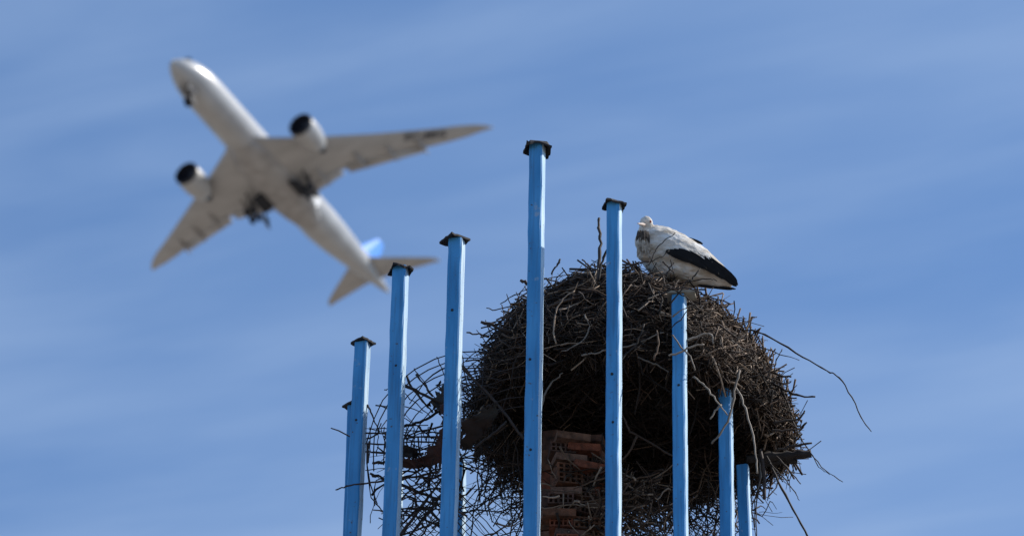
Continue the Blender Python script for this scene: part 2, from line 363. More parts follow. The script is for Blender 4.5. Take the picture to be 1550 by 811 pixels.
# the courses one can see, from the top down: (mesh list, clay, x pixel, y pixel, yo, turn, tilt)
vis = [(BM_SOLID, 2, 866, 660, -.15, .12, .05), (BM_SOLID, 3, 894, 664, -.08, -.2, .10), (BM_SOLID, 1, 886, 676, -.13, -.15, .12), (BM_FLAT, 3, 850, 680, -.10, .1, 0), (BM_SOLID, 2, 862, 691, -.15, .05, .02),
       (BM_SOLID, 1, 890, 704, -.17, .2, .10), (BM_FLAT, 3, 902, 692, -.06, -.3, .05), (BM_GRID, 0, 858, 718, -.14, .16, .03), (BM_FLAT, 3, 894, 724, -.11, -.2, .06), (BM_FLAT, 1, 908, 742, -.08, .25, -.08),
       (BM_SOLID, 2, 858, 742, -.15, -.06, -.02), (BM_FLAT, 2, 884, 748, -.11, .3, .04), (BM_FLAT, 3, 850, 756, -.13, .05, -.02), (BM_SOLID, 0, 846, 774, -.18, .06, .0), (BM_FLAT, 3, 882, 770, -.11, .2, .04), (BM_GRID, 3, 908, 776, -.07, -.15, .05),
       (BM_FLAT, 1, 850, 791, -.13, -.05, 0), (BM_FLAT, 0, 886, 794, -.12, .15, -.03), (BM_SOLID, 3, 862, 806, -.14, .1, .02), (BM_GRID, 0, 904, 812, -.09, .1, 0), (BM_GRID, 1, 858, 826, -.14, .1, 0),
       (BM_GRID, 3, 830, 668, 0.0, 1.2, 0), (BM_GRID, 0, 828, 698, 0.0, 1.35, 0), (BM_GRID, 1, 830, 728, 0.0, 1.25, 0), (BM_GRID, 3, 827, 758, 0.0, 1.4, 0), (BM_GRID, 0, 829, 788, 0.0, 1.3, 0), (BM_GRID, 2, 829, 818, 0.0, 1.3, 0)]
for lst, c, px, py, yo, rz, tl in vis:
    brick(lst[c], P(px, py, yo).x - PILX, yo + 0.05, P(px, py, yo).z - ROOF_Z, rz, tl)
z = pz(856)
while z > 0.07:
    for x in (-0.085, 0.085):
        for y in (-0.07, 0.10):
            brick(rnd.choice(BM_GRID), x + rnd.uniform(-.012, .012), y + rnd.uniform(-.015, .015), z, rnd.choice((0, math.pi / 2)) + rnd.gauss(0, .05))
    z -= 0.118

# ------------------------------------------------------------------ the nest
NR, NH = 0.765, 0.74
nest = empty('stork_nest', NC); tag(nest, 'huge domed stork nest of tangled brown twigs on the brick pillar', 'nest')
SHEAR = 0.08
def dome(az, el, k=1.0):
    """point of the dome: el 0 at the rim, pi/2 at the crown (arrays)"""
    p_ = 1.0
    cr_ = np.sign(np.cos(el)) * np.abs(np.cos(el)) ** p_; sr_ = np.abs(np.sin(el)) ** p_
    lump = 1 + 0.04 * np.sin(3 * az + 1.0) + 0.035 * np.sin(5 * az + 4 * el) + 0.02 * np.sin(11 * az + 7 * el)
    r = NR * k * cr_ * lump
    x = r * np.cos(az); y = r * np.sin(az)
    z_ = NH * k * sr_ - SHEAR * x - 0.10 * np.clip(x - 0.35, 0, 1)
    return np.stack([x, y, z_], -1)
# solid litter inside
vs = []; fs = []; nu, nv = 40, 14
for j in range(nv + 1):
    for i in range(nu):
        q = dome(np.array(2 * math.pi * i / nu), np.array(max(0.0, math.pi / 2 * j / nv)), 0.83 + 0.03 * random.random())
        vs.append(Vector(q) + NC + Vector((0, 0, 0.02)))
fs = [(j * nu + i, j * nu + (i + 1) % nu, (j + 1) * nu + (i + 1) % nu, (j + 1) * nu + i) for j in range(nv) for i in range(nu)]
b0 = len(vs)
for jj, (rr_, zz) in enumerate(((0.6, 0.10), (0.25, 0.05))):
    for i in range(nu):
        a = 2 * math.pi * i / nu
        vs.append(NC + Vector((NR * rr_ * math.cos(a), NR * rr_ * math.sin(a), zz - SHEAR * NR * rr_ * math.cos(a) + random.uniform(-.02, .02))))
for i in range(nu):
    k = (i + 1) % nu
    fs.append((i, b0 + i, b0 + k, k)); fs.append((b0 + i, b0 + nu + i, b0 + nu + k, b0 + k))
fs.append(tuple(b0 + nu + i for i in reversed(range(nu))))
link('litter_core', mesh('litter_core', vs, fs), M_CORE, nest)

def unit(v): return v / (np.linalg.norm(v, axis=-1, keepdims=True) + 1e-9)
def bent(c, d, ln, bend, K=6, drop=0.0):
    """N bent twigs through centre c, direction d, length ln, with smooth random bends"""
    N = len(c); t = np.linspace(-0.5, 0.5, K)[None, :, None]
    b1 = unit(np.cross(d, rng.normal(size=(N, 3)))); b2 = unit(np.cross(d, b1))
    p_ = c[:, None] + d[:, None] * t * ln[:, None, None]
    p_ = p_ + b1[:, None] * (4 * t * t - 0.33) * (rng.normal(0, bend, N) * ln)[:, None, None] + b2[:, None] * np.sin(t * 7 + rng.uniform(0, 6, (N, 1, 1))) * (rng.normal(0, bend * 0.5, N) * ln)[:, None, None]
    p_ = p_ + rng.normal(0, 0.012, p_.shape) * ln[:, None, None]
    p_[:, :, 2] -= drop * (t[:, :, 0] + 0.5) ** 2 * ln[:, None]
    return p_
def shell(N, k0, k1, el_lo=0.0, el_hi=1.5, out=0.12, lmin=.12, lmax=.42, rmin=.0016, rmax=.0042, bend=.10, K=6, az=None):
    az = rng.uniform(0, 2 * np.pi, N) if az is None else az
    el = np.arcsin(rng.uniform(math.sin(el_lo), math.sin(el_hi), N))
    k = rng.uniform(k0, k1, N)
    c = dome(az, el, 1.0) * k[:, None]
    nrm = unit(dome(az, el, 1.0) * np.array([1, 1, 1.1]))
    tang = unit(np.stack([-np.sin(az), np.cos(az), np.zeros(N)], -1)); mer = unit(np.cross(nrm, tang))
    th = rng.normal(0, 0.75, N)
    d = tang * np.cos(th)[:, None] + mer * np.sin(th)[:, None] + nrm * rng.normal(0, out, N)[:, None]
    d = unit(d); ln = rng.uniform(lmin, lmax, N) * rng.uniform(0.6, 1.0, N)
    pts = bent(c, d, ln, bend, K)
    # wrap the long ones round the dome instead of leaving it along the tangent
    rel = pts - c[:, None]; s2 = np.sum(rel * d[:, None], -1) ** 2
    pts = pts - nrm[:, None] * (s2 / (2 * NR))[..., None] * rng.uniform(0.5, 1.1, (N, 1, 1))
    r0 = rng.uniform(rmin, rmax, N); rad = r0[:, None] * np.linspace(1.15, 0.55, K)[None]
    return pts + np.array(NC), rad
parts = []
tints = []
def addp(pr, tint): parts.append(pr); tints.append(tint)
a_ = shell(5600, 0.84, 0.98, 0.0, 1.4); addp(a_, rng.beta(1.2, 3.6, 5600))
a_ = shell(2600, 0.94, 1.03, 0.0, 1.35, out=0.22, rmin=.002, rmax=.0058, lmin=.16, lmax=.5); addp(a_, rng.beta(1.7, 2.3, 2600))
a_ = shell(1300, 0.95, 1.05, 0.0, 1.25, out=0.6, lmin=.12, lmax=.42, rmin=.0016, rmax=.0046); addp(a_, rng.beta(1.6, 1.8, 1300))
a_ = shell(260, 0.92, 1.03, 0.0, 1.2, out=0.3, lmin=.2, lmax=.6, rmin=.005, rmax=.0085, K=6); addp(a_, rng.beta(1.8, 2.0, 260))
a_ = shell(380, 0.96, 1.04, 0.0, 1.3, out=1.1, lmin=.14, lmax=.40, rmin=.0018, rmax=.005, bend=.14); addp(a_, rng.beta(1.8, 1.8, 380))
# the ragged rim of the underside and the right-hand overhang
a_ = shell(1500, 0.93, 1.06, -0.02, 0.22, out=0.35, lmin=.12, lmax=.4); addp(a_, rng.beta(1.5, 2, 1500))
azr = rng.normal(-0.25, 0.6, 1500); a_ = shell(1500, 0.98, 1.06, 0.0, 0.95, out=0.3, az=azr, rmin=.002, rmax=.0055); addp(a_, rng.beta(3.0, 1.3, 1500))  # right-hand twigs tinted paler, sunlight put into their colour
# underside: twigs lying under the disc, thinner out towards the back where the sky shows through
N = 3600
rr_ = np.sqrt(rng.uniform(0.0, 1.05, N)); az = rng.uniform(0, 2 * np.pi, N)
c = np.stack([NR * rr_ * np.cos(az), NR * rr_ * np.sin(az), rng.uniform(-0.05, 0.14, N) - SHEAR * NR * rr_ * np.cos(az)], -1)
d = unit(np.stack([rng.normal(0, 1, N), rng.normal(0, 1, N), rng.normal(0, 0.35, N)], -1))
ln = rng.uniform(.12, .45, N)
addp((bent(c, d, ln, .08) + np.array(NC), rng.uniform(.0015, .0045, N)[:, None] * np.linspace(1.1, .6, 6)[None]), rng.beta(1.2, 4.5, N))  # darker tints paint in the shade under the nest
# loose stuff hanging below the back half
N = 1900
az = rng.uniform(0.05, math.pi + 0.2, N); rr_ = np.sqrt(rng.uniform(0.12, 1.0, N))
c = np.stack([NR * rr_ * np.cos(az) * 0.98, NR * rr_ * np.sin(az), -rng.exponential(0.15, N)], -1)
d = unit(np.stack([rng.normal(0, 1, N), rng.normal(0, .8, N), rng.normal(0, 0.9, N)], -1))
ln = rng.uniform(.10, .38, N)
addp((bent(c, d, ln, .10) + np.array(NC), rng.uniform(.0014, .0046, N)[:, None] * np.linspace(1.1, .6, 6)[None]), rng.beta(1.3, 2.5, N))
# strands drooping off the front rim
N = 420
az = rng.uniform(-math.pi, 0, N); c = dome(az, rng.uniform(0, .12, N), 1.0) * rng.uniform(.9, 1.03, N)[:, None]
d = unit(np.stack([rng.normal(0, .6, N), rng.normal(0, .5, N), -np.abs(rng.normal(.5, .5, N))], -1)); ln = rng.uniform(.08, .30, N)
addp((bent(c, d, ln, .16) + np.array(NC), rng.uniform(.0014, .0036, N)[:, None] * np.linspace(1.1, .5, 6)[None]), rng.beta(2.0, 2.0, N))
# litter slumped against the pillar foot on the right
N = 500
c = np.stack([rng.normal(-0.10, 0.14, N), rng.normal(-0.16, .10, N), rng.uniform(-0.78, -0.38, N)], -1) 
d = unit(np.stack([rng.normal(0, 1, N), rng.normal(0, .8, N), rng.normal(0, 0.5, N)], -1)); ln = rng.uniform(.08, .3, N)
addp((bent(c, d, ln, .10) + np.array(NC), rng.uniform(.002, .006, N)[:, None] * np.linspace(1.1, .6, 6)[None]), rng.beta(2.4, 1.6, N))
N = 130
c = np.array([tuple(P(random.gauss(650, 34), random.gauss(715, 52), random.uniform(-.45, .1))) for _ in range(N)]) - np.array(NC)
d = unit(np.stack([rng.normal(0, 1, N), rng.normal(0, .5, N), rng.normal(0, 0.7, N)], -1)); ln = rng.uniform(.08, .36, N)
addp((bent(c, d, ln, .14) + np.array(NC), rng.uniform(.0018, .0060, N)[:, None] * np.linspace(1.1, .6, 6)[None]), rng.beta(1.2, 3.0, N))
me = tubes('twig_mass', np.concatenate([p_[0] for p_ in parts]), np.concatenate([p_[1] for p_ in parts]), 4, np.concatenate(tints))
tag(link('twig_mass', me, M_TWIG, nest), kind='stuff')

# single twigs on the outside, each a piece of its own
def loose(N, **kw):
    pts, rad = shell(N, **kw)
    for i in range(N):
        link('twig', tubes('twig', pts[i:i + 1], rad[i:i + 1], 4, [rng.beta(2, 1.6)]), M_TWIG, nest)
loose(90, k0=1.0, k1=1.05, el_lo=0.02, el_hi=1.2, out=.2, lmin=.25, lmax=.55, rmin=.003, rmax=.006, K=8, az=rng.uniform(-math.pi, 0, 90))
loose(40, k0=1.0, k1=1.07, el_lo=0.0, el_hi=0.9, out=.5, lmin=.2, lmax=.45, rmin=.002, rmax=.0045, K=8, az=rng.uniform(-1.2, .4, 40))
# named by where the photo shows them: pixels, metres in front of / behind the centre, radius in pixels at each end
def stick(pl, yo, r0, r1=None, m=None, name='twig', tint=None):
    yo = yo if isinstance(yo, (list, tuple)) else [yo] * len(pl)
    line = smooth_line([P(x, y, o) for (x, y), o in zip(pl, yo)])
    return tube1(name, line, r0 / PXM, (r1 if r1 is not None else r0 * 0.6) / PXM, m or M_DARKTWIG, nest, sides=4 if r0 < 2.5 else 4, wob=0.0022, tint=tint)
K = M_DARKTWIG; B = M_PALETWIG; T = M_TWIG
for a in [
    ([(1128, 500), (1148, 502), (1172, 514), (1215, 540), (1252, 561), (1266, 567), (1285, 592), (1303, 630), (1319, 653)], -.25, 1.7, .8, K),
    ([(1150, 525), (1180, 535), (1210, 545)], -.2, 1.0, .6, K),
    ([(1180, 570), (1195, 620), (1208, 655), (1225, 683), (1250, 712), (1276, 729)], -.15, 1.3, .7, K),
    ([(1226, 684), (1240, 706), (1256, 718)], -.15, .8, .5, K),
    ([(1160, 690), (1178, 728), (1200, 770), (1224, 815)], -.1, 2.0, 1.6, K),
    ([(1150, 690), (1149, 735), (1145, 770), (1145, 815)], -.1, 1.3, .9, K),
    ([(1150, 680), (1156, 715), (1157, 755)], -.1, 3.4, 2.6, K),
    ([(1165, 700), (1185, 722), (1203, 745), (1210, 757)], -.12, 1.1, .6, K),
    ([(1175, 690), (1195, 712), (1212, 732)], -.1, 1.6, .8, K),
    ([(1160, 575), (1188, 590), (1212, 599), (1234, 600)], -.2, 2.2, 1.4, K),
    ([(1165, 560), (1180, 567), (1198, 570)], -.2, 2.4, 1.8, K),
    ([(1170, 640), (1190, 636), (1206, 635), (1215, 627), (1218, 621)], -.2, 2.0, 1.4, K),
    ([(1168, 652), (1190, 651), (1209, 648)], -.2, 1.9, 1.4, K),
    ([(1160, 607), (1190, 604), (1206, 602)], -.2, 1.5, 1.0, K),
    ([(1175, 682), (1200, 675), (1229, 670)], -.16, 2.4, 1.8, K),
    ([(1130, 694), (1165, 691), (1200, 688), (1228, 686)], -.04, 8.0, 7.4, K),
    ([(1150, 703), (1180, 698), (1207, 698)], -.02, 5.5, 4.2, K),
    ([(1060, 444), (1085, 452), (1106, 460)], -.3, 1.4, 1.0, K),
    ([(1106, 460), (1095, 464), (1078, 465), (1060, 462)], -.3, 1.2, .9, K),
    ([(1137, 520), (1136, 500), (1136, 481), (1145, 480)], -.2, 1.2, .9, K),
    ([(1100, 490), (1118, 482), (1130, 482)], -.25, 1.0, .7, K),
    ([(1172, 555), (1178, 540), (1184, 528)], -.2, 1.0, .7, K),
    ([(1120, 560), (1113, 584), (1108, 620), (1092, 652), (1077, 671)], -.62, 1.9, 1.3, B),
    ([(1112, 582), (1121, 600), (1131, 625), (1140, 660), (1144, 690), (1146, 716)], -.5, 1.8, 1.3, B),
    ([(1050, 570), (1068, 585), (1085, 606), (1101, 628)], -.66, 1.6, 1.1, B),
    ([(1092, 612), (1083, 622), (1075, 634)], -.6, 1.6, 1.2, B),
    ([(1012, 538), (1032, 532), (1048, 524), (1066, 521)], -.84, 1.7, 1.2, B),
    ([(1040, 515), (1058, 508), (1074, 504), (1080, 520)], -.7, 2.2, 1.4, B),
    ([(1018, 507), (1030, 524), (1045, 540), (1052, 560)], -.78, 1.3, .9, B),
    ([(1120, 533), (1135, 541), (1146, 551)], -.4, 2.1, 1.3, B),
    ([(1100, 510), (1115, 520), (1128, 530)], -.45, 1.5, 1.0, B),
    ([(1070, 530), (1095, 550), (1110, 565)], -.55, 1.5, 1.0, T),
    ([(907, 330), (906, 345), (909, 362), (907, 390), (905, 425)], -.6, 2.0, 2.6, K),
    ([(905, 425), (912, 395), (918, 381), (932, 368)], -.86, 1.7, 2.2, K),
    ([(835, 415), (842, 402), (848, 392)], -.6, 1.3, 1.6, K),
    ([(900, 410), (891, 402), (881, 393)], -.6, 1.5, 1.2, K),
    ([(825, 442), (802, 431), (788, 424)], -.62, 3.0, 2.8, K),
    ([(775, 502), (752, 496), (728, 487)], -.45, 3.0, 2.6, K),
    ([(805, 434), (785, 444), (757, 460)], -.5, 1.1, .8, K),
    ([(775, 462), (755, 468), (736, 466)], -.5, 1.3, .8, K),
    ([(740, 510), (725, 506), (706, 503)], -.45, 1.8, 1.2, K),
    ([(688, 542), (705, 560), (745, 602), (775, 640), (792, 664)], -.62, 2.4, 1.9, K),
    ([(718, 678), (738, 662), (752, 652), (766, 637)], -.5, 2.0, 1.6, K),
    ([(818, 618), (826, 594), (838, 576), (852, 564)], -.55, 1.6, 1.0, B),
    ([(936, 614), (945, 634), (953, 653)], -.45, 1.4, 1.4, T),
    ([(953, 653), (975, 664), (1000, 680), (1022, 692)], -.45, 1.7, 1.5, T),
    ([(880, 538), (900, 535), (918, 530), (950, 524), (975, 514), (1005, 503)], -.70, 1.5, 1.0, B),
    ([(838, 528), (860, 527), (890, 522), (915, 524)], -.70, 1.2, .8, T),
    ([(885, 476), (892, 492), (884, 512), (866, 526), (850, 531)], -.72, 1.2, .8, B),
    ([(862, 462), (857, 478), (864, 486), (886, 485)], -.72, 1.1, .8, T),
    ([(842, 520), (838, 500), (842, 470), (852, 452), (870, 440)], -.70, 1.3, .8, T),
    ([(936, 555), (948, 535), (965, 518), (975, 490)], -.86, 1.6, 1.1, T),
    ([(965, 540), (985, 548), (1000, 555), (1012, 563)], -.68, 1.5, 1.0, B),
    ([(990, 545), (996, 520), (994, 500)], -.84, 1.6, 1.2, T),
    ([(998, 472), (1002, 455), (996, 440)], -.8, 1.5, 1.0, T),
    # over the slab on the post under the stork
    ([(1000, 446), (1018, 438), (1040, 436), (1062, 442)], -.80, 1.5, 1.0, K), ([(1012, 462), (1024, 448), (1036, 432), (1044, 420)], -.79, 1.3, .9, T),
    ([(1005, 432), (1022, 440), (1042, 452), (1056, 466)], -.80, 1.4, .9, T), ([(1018, 480), (1030, 470), (1046, 462)], -.79, 1.2, .8, B), ([(1010, 500), (1026, 488), (1040, 470), (1050, 458)], -.79, 1.0, .7, T),
    # in front of the stork
    ([(984, 398), (992, 381), (1003, 366), (1022, 352)], -.55, 1.0, .6, K),
    ([(978, 402), (992, 392), (1004, 387), (1013, 379)], -.56, .9, .6, K),
    ([(936, 402), (955, 400), (972, 397), (984, 394)], -.6, 1.6, 1.0, K),
    ([(938, 394), (952, 398), (966, 404)], -.6, 1.6, 1.2, K),
    ([(952, 420), (958, 402), (972, 398)], -.58, 1.4, 1.0, K),
    ([(1040, 428), (1050, 420), (1060, 406)], -.45, 1.5, .9, K),
    ([(1008, 418), (1014, 406), (1020, 397)], -.52, 1.3, .8, K),
    ([(985, 394), (996, 408), (1008, 420)], -.54, .9, .7, K),
    ([(1003, 396), (1010, 402), (1020, 412)], -.52, 1.5, 1.0, K),
    ([(1020, 430), (1050, 424), (1075, 422), (1085, 425)], -.4, 1.2, .8, K),
    # left side, through the wire
    ([(508, 741), (525, 735), (548, 732), (580, 728), (620, 722), (664, 714)], -.35, 1.0, 2.2, K),
    ([(600, 731), (625, 741), (650, 750), (674, 758)], -.3, 3.0, 2.4, K),
    ([(600, 818), (632, 775), (665, 730), (694, 694)], -.25, 2.6, 2.0, K),
    ([(614, 818), (650, 772), (676, 740), (694, 716)], -.2, 2.2, 1.8, K),
    ([(608, 582), (635, 594), (668, 609), (690, 618)], -.45, 2.6, 2.0, K),
    ([(616, 569), (622, 585), (640, 606), (655, 624)], -.4, 2.0, 1.6, K),
    ([(630, 566), (642, 582), (655, 600)], -.38, 1.6, 1.2, K),
    ([(600, 648), (630, 640), (650, 632), (668, 618)], -.4, 2.6, 2.2, K),
    ([(560, 716), (572, 721), (590, 727)], -.3, 2.6, 2.0, K),
    ([(564, 700), (578, 700), (592, 696)], -.3, 2.4, 3.0, K),
    ([(556, 680), (559, 668), (557, 700)], -.25, 1.6, 1.2, K),
    ([(556, 612), (563, 628), (572, 648)], -.2, 1.4, 1.0, K),
    ([(572, 656), (577, 640)], -.2, 1.0, .8, K),
    ([(582, 590), (588, 589)], -.3, 1.0, .8, K),
    ([(600, 811), (640, 798), (668, 785), (695, 778)], -.1, 1.6, 1.2, K),
    ([(600, 770), (640, 768), (670, 772), (690, 780)], -.1, 1.4, 1.0, K),
    ([(695, 770), (720, 764), (745, 756), (770, 750)], .3, 1.2, .9, K),
    ([(700, 775), (735, 772), (765, 776)], .3, 1.5, 1.0, K),
    ([(735, 735), (733, 760), (738, 780)], .3, 1.3, .9, K),
    ([(748, 740), (740, 765), (745, 790)], .35, 1.2, .8, K),
    ([(1045, 790), (1065, 780), (1090, 790)], .3, 1.6, 1.2, K),
    ([(1060, 770), (1072, 792), (1070, 815)], .3, 1.4, 1.2, K),
    ([(1150, 700), (1152, 720), (1147, 742)], -.1, 1.6, 1.0, B),
]: stick(*a)

# ------------------------------------------------------------------ crumpled welded wire mesh on the left and right
cage = empty('wire_mesh', P(620, 811, -.2)); tag(cage, 'crumpled rusty welded wire mesh bulging out left of the nest', 'wire mesh')
def wire(pl, yo, r, parent=cage):
    yo = yo if isinstance(yo, (list, tuple)) else [yo] * len(pl)
    tube1('wire', smooth_line([P(x, y, o) for (x, y), o in zip(pl, yo)], 13), r / PXM, r / PXM, M_WIRE, parent, sides=4, wob=0.0020)
ccx, ccy = 722, 694
for i, rad_ in enumerate((168, 158, 142, 128, 114, 102)):
    a0, a1 = (205 if i == 0 else 190 - 3 * i), 66 + 2 * i
    pl = [];yy = []
    for k in range(9):
        a = R(a0 + (a1 - a0) * k / 8)
        pl.append((ccx + rad_ * math.cos(a) * (1.0 + .01 * math.sin(3 * a)), ccy - rad_ * .97 * math.sin(a))); yy.append(-.02 - .45 * k / 8 - .02 * i)
    wire(pl, yy, 0.95)
for j, a in enumerate((186, 176, 164, 150, 137, 124, 111, 98, 86)):
    a = R(a); pl = [(ccx + q * math.cos(a), ccy - q * .97 * math.sin(a)) for q in (170, 150, 125, 98)]
    wire(pl, [-.02 - .45 * j / 9 - .02 * q for q in range(4)], 0.8)
for k, (y0, y1) in enumerate(((655, 660), (671, 668), (648, 652), (684, 688))):
    wire([(553, y0), (590, y0 + 1), (630, y1), (668, y1 + 2)], -.32, 1.3 if k < 2 else .8)
for x in range(560, 664, 11): wire([(x, 646), (x + 1, 668), (x - 1, 690)], -.33, .7)
wire([(556, 690), (558, 735), (566, 758), (578, 771), (600, 790)], -.2, .9)
# rings showing across the shaded left flank of the nest
for k in range(8):
    y = 500 + 15 * k
    wire([(697, y + 52 - 2 * k), (725, y + 30), (760, y + 16), (800, y + 8)], [-.55, -.66, -.74, -.80], .85)
# the flatter sheet below, seen corner-wise
for k in range(13):
    x = 590 + 11 * k
    wire([(x - 50, 730), (x, 775), (x + 40, 818)][0 if k > 4 else 1:], -.05 + .01 * k, .75)
for k in range(10):
    x = 600 + 13 * k
    wire([(x + 48, 738), (x, 790), (x - 22, 816)], -.03 + .01 * k, .75)
cage2 = empty('wire_mesh', P(1068, 811, .3)); tag(cage2, 'small torn wire mesh corner below the nest, between the right-hand posts', 'wire mesh')
for k in range(6): wire([(1038 + 10 * k, 830), (1062 + 10 * k, 796), (1080 + 10 * k, 770)], .32, .8, cage2)
for k in range(6): wire([(1036 + 11 * k, 772), (1062 + 11 * k, 800), (1080 + 11 * k, 826)], .33, .8, cage2)

# ------------------------------------------------------------------ scraps of cloth and plastic caught in the wire
def sheet(name, grid, m, label, cat, th=0.004, sub=7):
    """a crumpled, tattered sheet through a grid of (x, y, yo) photo points"""
    from mathutils import noise
    rows = [smooth_line([P(*q) for q in row], sub * (len(row) - 1) + 1) for row in grid]
    cols = list(zip(*rows)); cols = [smooth_line(list(c_), sub * (len(grid) - 1) + 1) for c_ in cols]
    nu_, nv_ = len(cols), len(cols[0]); base = Vector(cols[0][0]); vs = []
    for i, c_ in enumerate(cols):
        for j, v in enumerate(c_):
            q = v * 22; n_ = noise.noise_vector(q) * 0.016 + noise.noise_vector(q * 3.1) * 0.006
            edge = 1.0 if i in (0, nu_ - 1) or j in (0, nv_ - 1) else 0.0
            vs.append(v - base + n_ + edge * Vector((random.gauss(0, .006), 0, random.gauss(0, .006))))
    fs = []
    for i in range(nu_ - 1):
        for j in range(nv_ - 1):
            e = min(i, nu_ - 2 - i, j, nv_ - 2 - j)
            if e < 2 and noise.noise(Vector((i * .55, j * .55, len(vs) * .1))) > (0.02 if e == 0 else 0.28): continue    # torn away
            fs.append((i * nv_ + j, (i + 1) * nv_ + j, (i + 1) * nv_ + j + 1, i * nv_ + j + 1))
    me_ = mesh(name, vs, fs, True); bm = bmesh.new(); bm.from_mesh(me_)
    bmesh.ops.delete(bm, geom=[v for v in bm.verts if not v.link_faces], context='VERTS'); bm.to_mesh(me_); bm.free()
    o = link(name, me_, m); o.location = base
    md = o.modifiers.new('thick', 'SOLIDIFY'); md.thickness = th; md.offset = 0
    return tag(o, label, cat)
sheet('sacking', [[(604, 690, -.40), (625, 694, -.42), (645, 684, -.46), (662, 664, -.5), (668, 640, -.52), (664, 610, -.5)],
                  [(604, 700, -.36), (628, 702, -.38), (652, 694, -.42), (672, 676, -.46), (682, 648, -.48), (684, 615, -.48)],
                  [(604, 708, -.34), (630, 711, -.34), (660, 706, -.38), (690, 694, -.4), (700, 660, -.44), (698, 625, -.46)]],
      M_RAG, 'torn red-brown sacking hanging in the wire left of the nest', 'sacking')
sheet('cloth', [[(697, 640, -.62), (715, 626, -.66), (735, 615, -.7), (752, 610, -.72)],
                [(698, 662, -.56), (718, 648, -.6), (738, 634, -.64), (750, 626, -.66)],
                [(700, 690, -.46), (715, 676, -.5), (728, 660, -.54), (742, 646, -.6)]],
      M_GREYRAG, 'grey-green rag pressed against the dark underside of the nest', 'rag')
sheet('plastic_scrap', [[(690, 552, -.5), (674, 568, -.48), (662, 586, -.46), (650, 612, -.44)],
                        [(694, 575, -.46), (686, 590, -.45), (676, 605, -.43), (660, 622, -.42)],
                        [(697, 600, -.44), (691, 612, -.42), (682, 620, -.4), (664, 628, -.4)]],
      M_BAG, 'black plastic scrap stuck in the top of the wire mesh', 'plastic scrap')
sheet('plastic_scrap', [[(602, 672, -.44), (615, 672, -.45), (630, 678, -.44), (642, 686, -.42)],
                        [(602, 682, -.42), (614, 684, -.42), (626, 688, -.41), (636, 690, -.40)],
                        [(602, 690, -.40), (612, 692, -.40), (622, 693, -.40), (630, 692, -.39)]],
      M_BAG, 'small black plastic scrap lying on the red-brown sacking', 'plastic scrap')

# ------------------------------------------------------------------ the stork
SY = -0.30                                    # how far in front of the ring's centre it sits
def bird_mats():
    m = noise_mat('white_plumage', [(0.36, 0.29, 0.21), (0.60, 0.55, 0.48), (0.78, 0.77, 0.74)], 16, 0.85, bump=0.6, stretch=(0.5, 1, 1.6), bump_scale=70)
    k = noise_mat('black_feathers', [(0.006, 0.006, 0.007), (0.014, 0.013, 0.013)], 20, 0.75, spec=0.15)
    b = mat('bill_horn', (0.70, 0.55, 0.45), 0.35)
    e = mat('red_eye_skin', (0.30, 0.05, 0.03), 0.4)
    return m, k, b, e
M_WHITE, M_BLACK, M_BILL, M_EYE = bird_mats()
stork_base = P(1030, 437, SY)
stork = empty('stork', stork_base); tag(stork, 'white stork with black wing feathers resting on top of the nest', 'stork')
# outline of the body read along the bird: (x_top, y_top, x_bot, y_bot, half width in metres)
ST = [(966, 362, 963, 372, .030), (972, 352, 965, 383, .070), (981, 346, 973, 396, .098), (994, 345, 984, 410, .118), (1012, 349, 1000, 420, .128), (1032, 358, 1020, 426, .126),
      (1051, 369, 1040, 430, .112), (1070, 381, 1060, 432, .090), (1088, 397, 1080, 434, .066), (1102, 411, 1096, 435, .042), (1111, 423, 1107, 435, .020)]
bm = bmesh.new(); rings = []; nr = 20
def bird_sec(s):
    a = P(s[0], s[1], SY); b = P(s[2], s[3], SY); return (a + b) / 2, (a - b) / 2, s[4]
for s in ST:
    c, up, hw = bird_sec(s); ring = []
    for i in range(nr):
        t = 2 * math.pi * i / nr
        ring.append(bm.verts.new(c + up * math.cos(t) + Vector((0, 1, 0)) * hw * math.sin(t)))
    rings.append(ring)
for a, b in zip(rings, rings[1:]):
    for i in range(nr): bm.faces.new((a[i], a[(i + 1) % nr], b[(i + 1) % nr], b[i]))
bm.faces.new(rings[0]); bm.faces.new(list(reversed(rings[-1])))
def blob(px, py, yo, rx, ry, rz, rot=None):
    m = Matrix.Translation(P(px, py, SY + yo)) @ (rot.to_4x4() if rot else Matrix.Identity(4)) @ Matrix.Diagonal((rx, ry, rz, 1))
    bmesh.ops.create_uvsphere(bm, u_segments=18, v_segments=12, radius=1, matrix=m)
blob(978, 338, -.085, .034, .046, .036)       # head
blob(976, 352, -.060, .034, .044, .045)       # drawn-in neck
blob(972, 366, -.070, .036, .050, .055)       # throat plumes
blob(975, 382, -.060, .038, .050, .050)
for v in bm.verts: v.co -= stork_base
me = bm_mesh('body', bm)
body = link('body', me, M_WHITE, stork, world=False)
md = body.modifiers.new('one_skin', 'REMESH'); md.mode = 'VOXEL'; md.voxel_size = 0.0055; md.use_smooth_shade = True
md = body.modifiers.new('soften', 'SMOOTH'); md.iterations = 4; md.factor = 0.5
tx = bpy.data.textures.new('feather_ruffle', 'CLOUDS'); tx.noise_scale = 0.035
md = body.modifiers.new('ruffle', 'DISPLACE'); md.texture = tx; md.strength = 0.010; md.mid_level = 0.5
hp = P(978, 341, SY - .085) - stork_base      # bill towards the road, a little down and left
bd = Vector((-0.30, -0.82, -0.46)).normalized()
line = [hp + bd * q for q in (0.022, 0.05, 0.09, 0.13, 0.165)]
pts = np.array([tuple(p_) for p_ in line])[None]
link('bill', tubes('bill', pts, np.array([[.0125, .0115, .0085, .005, .0015]]), 4), M_BILL, stork, world=False)
